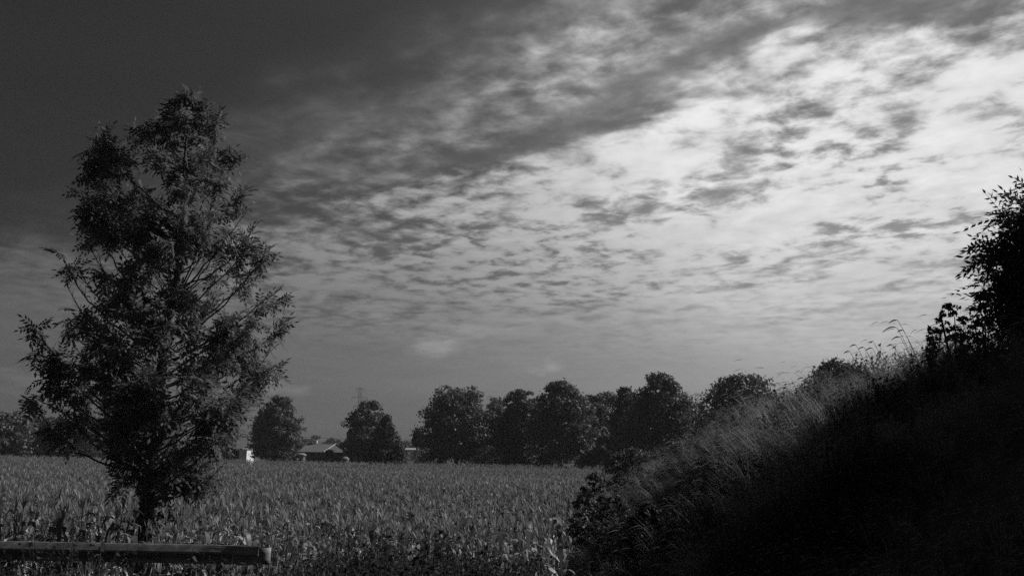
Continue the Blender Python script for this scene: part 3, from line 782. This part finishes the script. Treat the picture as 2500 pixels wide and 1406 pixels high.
# ------------------------------------------------------------------ buildings
def gable_building(name, label, x0, x1, y0, y1, ze, zr, wall, roof, over=.35):
    root = empty(name, ((x0+x1)/2, y0, FIELD)); tag(root, label, 'barn')
    ox, oy = (x0+x1)/2, y0
    a, b, d = x0-ox, x1-ox, y1-y0; e, r = ze-FIELD, zr-FIELD
    MB().box((a, 0, 0), (b, .2, e)).build('front_wall', M_walld, root)
    MB().box((a, d-.2, 0), (b, d, e)).build('rear_wall', M_walld, root)
    for xx_ in (a, b-.2):
        MB().add([(xx_, .2, 0), (xx_, d-.2, 0), (xx_, d-.2, e), (xx_, d/2, r-.15), (xx_, .2, e), (xx_+.2, .2, 0), (xx_+.2, d-.2, 0), (xx_+.2, d-.2, e), (xx_+.2, d/2, r-.15), (xx_+.2, .2, e)],
                 [(0, 4, 3, 2, 1), (5, 6, 7, 8, 9), (0, 1, 6, 5), (1, 2, 7, 6), (2, 3, 8, 7), (3, 4, 9, 8), (4, 0, 5, 9)]).build('gable_wall', wall, root)
    sl = (r-e)/(d/2)
    nsh = 10
    for sgn in (0, 1):
        rf = MB()
        for i in range(nsh):
            u0 = a-over + (b-a+2*over)*i/nsh; u1 = a-over + (b-a+2*over)*(i+1)/nsh - .05
            dz_ = .02*(i % 2)
            if sgn == 0: rf.slab([(u0, -over, e-over*sl+dz_), (u1, -over, e-over*sl+dz_), (u1, d/2, r+dz_), (u0, d/2, r+dz_)], .08)
            else: rf.slab([(u0, d/2, r+dz_), (u1, d/2, r+dz_), (u1, d+over, e-over*sl+dz_), (u0, d+over, e-over*sl+dz_)], .08)
        rf.build('roof_slope', roof, root)
    MB().box((a-over, d/2-.15, r-.02), (b+over, d/2+.15, r+.10)).build('ridge_cap', roof, root)
    return root, (a, b, d, e, r)
x0, x1 = at(398, 1090, 165).x, at(592, 1090, 165).x
ze, zr = at(500, 1092, 165).z, at(500, 1064, 171).z
barn, (a, b, d, e, r) = gable_building('long_barn', 'long dark-walled barn with grey roof behind the ash tree', x0, x1, 165, 177, ze, zr, M_wallg, M_roof)
for k in range(3):
    u = a + (b-a)*(.2+.3*k); MB().box((u-1.3, -.06, 0), (u+1.3, -.005, 3.1)).build('door', M_wallg, barn)
# white shed beside it
c = at(612, 1098, 158)
sh = empty('white_shed', (c.x, 158, FIELD), R(72)); tag(sh, 'small bright white shed between the long barn and the oval tree', 'shed')
hh = c.z-FIELD
MB().box((-1.1, 0, 0), (1.1, 1.6, hh)).build('wall', M_wallw, sh)
MB().slab([(-1.2, -.12, hh+.01), (1.2, -.12, hh+.01), (1.2, 1.75, hh+.25), (-1.2, 1.75, hh+.25)], -.06).build('roof', M_roof, sh)
MB().box((-.35, -.03, .05), (.35, -.005, 1.95)).build('door', M_wallw, sh)
# low house with hipped roof
c0, c1 = at(728, 1102, 172), at(850, 1102, 172)
hs = empty('low_house', ((c0.x+c1.x)/2, 172, FIELD)); tag(hs, 'low house with pale-edged hipped roof between two trees', 'house')
w = (c1.x-c0.x)/2; e = c0.z-FIELD; r = at(800, 1083, 176).z-FIELD; gp = at(820, 1083, 176).x-hs.location.x; g0 = at(790, 1102, 172).x-hs.location.x
MB().box((-w+.3, .3, 0), (w-.3, 8, e)).build('wall', M_walld, hs)
rf = MB()
A_, B_, C_, D_ = (-w, 0, e), (w, 0, e), (w, 8.3, e), (-w, 8.3, e)
RL, RR = (-w+.6, 4.2, r), (gp, 4.2, r)
rf.slab([A_, (g0, 0, e), RR, RL], .1).build('roof_slope', M_roof, hs)
MB().slab([(g0+.02, -.02, e), B_, (RR[0]+.02, 4.2, r)], .1).build('roof_slope', M_roof, hs)
MB().slab([(w, .05, e), C_, (RR[0]+.05, 4.25, r)], .1).build('roof_slope', M_roof, hs)
MB().slab([(RL[0], 4.25, r), (RR[0], 4.25, r), C_, D_], .1).build('roof_slope', M_roof, hs)
MB().slab([(-w, 8.2, e), (-w, .1, e), (RL[0], 4.2, r)], .1).build('roof_slope', M_roof, hs)
for p, q in (((g0, -.05, e+.03), (RR[0], 4.15, r+.06)), ((w, -.05, e+.03), (RR[0], 4.15, r+.06)), (RL, RR)):
    MB().tube([p, [(p[i]+q[i])/2 for i in range(3)], q], [.12, .12, .12], 6).build('ridge_cap', M_cap, hs)
for px in (765, 771):
    u = at(px, 1080, 176).x-hs.location.x
    ch = MB().box((u-.22, 4.0, r-.3), (u+.22, 4.45, r+.55)).build('chimney', M_wallw, hs)
    MB().box((u-.28, 3.94, r+.55), (u+.28, 4.51, r+.65)).build('chimney_cap', M_wallw, ch)
for k in range(3):
    u = -w + 1.4 + k*2.7
    fr = MB().box((u, .24, 1.0), (u+1.1, .295, 2.1)).build('window', M_cap, hs)
    MB().box((u+.08, .215, 1.08), (u+1.02, .235, 2.02)).build('pane', M_glass, fr)
# stacks beside the house
def stack(label, px0, px1, top, Yd, n, seed):
    r_ = np.random.default_rng(seed); c = at((px0+px1)/2, top, Yd); W = (px1-px0)/2/FPX*Yd; H = c.z-FIELD
    root = empty('layered_stack', (c.x, Yd, FIELD)); tag(root, label, 'stack')
    hh = H/(n+1.2)
    for i in range(n):
        th_ = np.linspace(0, 6.283, 15)[:-1]; k = 1-.05*abs(i-n*.6); V = []
        for z, s_ in ((i*hh+.02, .95), (i*hh+hh*.5, 1.0), ((i+1)*hh-.03, .95)):
            V += [(math.cos(t)*W*k*s_*(1+.04*r_.normal()), math.sin(t)*W*k*s_*(1+.04*r_.normal()), z) for t in th_]
        F = [(j*14+q, j*14+(q+1) % 14, (j+1)*14+(q+1) % 14, (j+1)*14+q) for j in range(2) for q in range(14)] + [tuple(range(28, 42)), tuple(range(13, -1, -1))]
        MB().add(V, F).build('layer', M_pale, root)
    V = [(math.cos(t)*W*1.06*q, math.sin(t)*W*1.06*q, n*hh+z) for q, z in ((1.0, 0), (.98, hh*.5), (.6, hh*1.0)) for t in th_] + [(0, 0, n*hh+hh*1.2)]
    F = [(j*14+q, j*14+(q+1) % 14, (j+1)*14+(q+1) % 14, (j+1)*14+q) for j in range(2) for q in range(14)] + [(28+q, 28+(q+1) % 14, 42) for q in range(14)] + [tuple(range(13, -1, -1))]
    MB().add(V, F).build('cover', M_pale, root)
    return root
st = stack('pale layered stack with rounded cover left of the low house', 724, 748, 1105, 150, 7, 5)
MB().tube([(-1.35, 0, 0), (-1.35, 0, 1.6), (-1.35, 0, 3.0)], [.05, .05, .05], 6).build('pole', M_pale, st)
stack('smaller pale layered stack at the right end of the low house', 833, 852, 1114, 150, 5, 6)
# tiny open shelter between the conifer and the big tree
c = at(1003, 1093, 175)
sl = empty('shelter', (c.x, 175, FIELD)); tag(sl, 'tiny pale-roofed shelter between the dark cone and the sapling', 'shelter')
hh = c.z-FIELD
MB().slab([(-1.1, -.9, hh-.35), (1.1, -.9, hh-.35), (1.1, .9, hh), (-1.1, .9, hh)], .08).build('roof', M_cap, sl)
for u in (-.95, .95):
    for v in (-.75, .75):
        MB().tube([(u, v, 0), (u, v, hh*.5), (u, v, hh-.35+(v+.9)*.19)], [.06, .06, .06], 6).build('post', M_barkd, sl)

# ------------------------------------------------------------------ pylons and wires
def pylon(label, px, top, Yd, H, wide):
    c = at(px, top, Yd); root = empty('pylon', (c.x, Yd, c.z-H)); tag(root, label, 'pylon', 'pylons on the horizon')
    bw, tw = wide, wide*.22
    def wd(z): return np.interp(z, [0, H*.6, H], [bw, tw*1.4, tw])
    for sx in (-1, 1):
        for sy in (-1, 1):
            zs = np.linspace(0, H, 5); MB().tube([(sx*wd(z), sy*wd(z), z) for z in zs], [.065]*5, 4).build('leg', M_lattice, root)
    br = MB(); zs = np.concatenate([np.linspace(0, H*.6, 6), np.linspace(H*.6, H, 9)[1:]])
    for z0, z1 in zip(zs[:-1], zs[1:]):
        for sy in (-1, 1):
            br.tube([(-wd(z0), sy*wd(z0), z0), (0, sy*(wd(z0)+wd(z1))/2, (z0+z1)/2), (wd(z1), sy*wd(z1), z1)], [.06]*3, 3)
            br.tube([(wd(z0), sy*wd(z0), z0), (0, sy*(wd(z0)+wd(z1))/2, (z0+z1)/2), (-wd(z1), sy*wd(z1), z1)], [.06]*3, 3)
    br.build('bracing', M_lattice, root)
    for q, L in ((.98, 2.6), (.86, 5.0), (.74, 3.6)):
        z = H*q; m = MB()
        for s_ in (-1, 1):
            m.tube([(0, 0, z), (s_*L*.5, 0, z), (s_*L, 0, z)], [.075, .07, .05], 4); m.tube([(0, 0, z+1.2), (s_*L*.5, 0, z+.6), (s_*L, 0, z)], [.07]*3, 4)
        arm = m.build('cross_arm', M_lattice, root)
        for s_ in (-1, 1):
            MB().tube([(s_*L*.95, 0, z), (s_*L*.95, 0, z-.8), (s_*L*.95, 0, z-1.6)], [.14]*3, 5).build('insulator', M_lattice, arm)
pylon('faint lattice pylon above the tree by the low house', 880, 946, 520, 44, 4.0)
pylon('faint pylon top peeping over the pale distant tree', 1199, 966, 620, 46, 4.0)
pylon('lattice pylon in the gap left of the round tree on the embankment', 1701, 960, 500, 42, 4.2)
for py0, py1, lab in ((1050, 1068, 'upper thin power wire sagging over the low house'), (1061, 1076, 'lower thin power wire sagging over the low house')):
    a_, b_ = np.array(at(560, py0, 210)), np.array(at(1130, py1, 210)); s = np.linspace(0, 1, 16)[:, None]
    Pw = a_*(1-s) + b_*s - np.array([0, 0, 1.2])*(4*s*(1-s))
    o = MB().tube(Pw - a_, np.full(16, .035), 4).build('power_wire', M_lattice); o.location = a_; tag(o, lab, 'wire', 'power wires')

# ------------------------------------------------------------------ guardrail
YG = 13.0
gr_end = at(638, 1335, YG).x; gz = at(320, 1326, YG).z
rail = empty('guardrail', (gr_end, YG, float(zg(YG)))); tag(rail, 'weathered steel guardrail ending before the ash tree', 'guardrail')
top = gz - float(zg(YG))
prof_pts = [(a_*.70, b_) for a_, b_ in [(0, .014), (.012, -.004), (.05, -.030), (.13, -.080), (.15, -.086), (.165, -.080), (.19, -.012), (.205, 0), (.225, 0), (.25, -.010), (.325, -.078), (.345, -.086), (.358, -.076), (.366, -.05)]]
def beam(x0, x1, endflare=False):
    n = 16; V, F = [], []
    k = len(prof_pts)
    for i in range(n+1):
        x = x0 + (x1-x0)*i/n; u = max(0, (i/n-.80)/.20) if endflare else 0
        for dz_, dy_ in prof_pts:
            hh = .166
            V.append((x, dy_*(1-.5*u) - .10*u*u, top - dz_ - (hh-dz_)*.0*u))
    for i in range(n):
        for j in range(k-1): F.append((i*k+j, (i+1)*k+j, (i+1)*k+j+1, i*k+j+1))
    return MB().add(V, F)
for i in range(4):
    xa, xb = -4.0*(i+1), -4.0*i
    bm = beam(xa - (.15 if i < 3 else 0), xb, i == 0); bb = bm.build('beam', M_steel, rail)
    bb.location.y = -.012*(i % 2)
    sm = bb.modifiers.new('thickness', 'SOLIDIFY'); sm.thickness = .004
    for q in (xb-.1, xb-.22):
        for z in (top-.07, top-.20):
            MB().tube([(q, -.01, z), (q, -.055, z), (q, -.06, z)], [.016, .016, .004], 6).build('bolt', M_steel, bb)
# rounded end piece
V, F = [], []
k = 12
for i in range(k+1):
    t = math.pi*i/k
    for z in (top-.01, top-.09, top-.17, top-.245):
        V.append((.02+.14*math.sin(t), -.10+.10-.10*math.cos(t)-.08, z))
for i in range(k):
    for j in range(3): F.append((i*4+j, (i+1)*4+j, (i+1)*4+j+1, i*4+j+1))
te = MB().add(V, F).build('end_piece', M_steel, rail, True); te.modifiers.new('thickness', 'SOLIDIFY').thickness = .005
for i in range(8):
    x = -.6 - 2.0*i
    ps = MB().box((x-.05, .03, -.3), (x+.05, .04, top+.02)).box((x-.05, .13, -.3), (x+.05, .14, top+.02)).box((x-.005, .04, -.3), (x+.005, .13, top+.02)).build('post', M_steel, rail)
    MB().box((x-.06, -.008, top-.27), (x+.06, .028, top-.06)).build('spacer', M_steel, ps)

# ------------------------------------------------------------------ the air
hzm = bpy.data.materials.new('haze'); hzm.use_nodes = True
for n_ in list(hzm.node_tree.nodes): hzm.node_tree.nodes.remove(n_)
vo = hzm.node_tree.nodes.new('ShaderNodeVolumePrincipled'); mo = hzm.node_tree.nodes.new('ShaderNodeOutputMaterial')
vo.inputs['Color'].default_value = (.9, .9, .9, 1); vo.inputs['Density'].default_value = .0002
hzm.node_tree.links.new(vo.outputs[0], mo.inputs['Volume'])
tag(MB().box((-900, -60, -3), (900, 760, 60)).build('haze', hzm), 'thin haze over the fields', None, None, 'stuff')
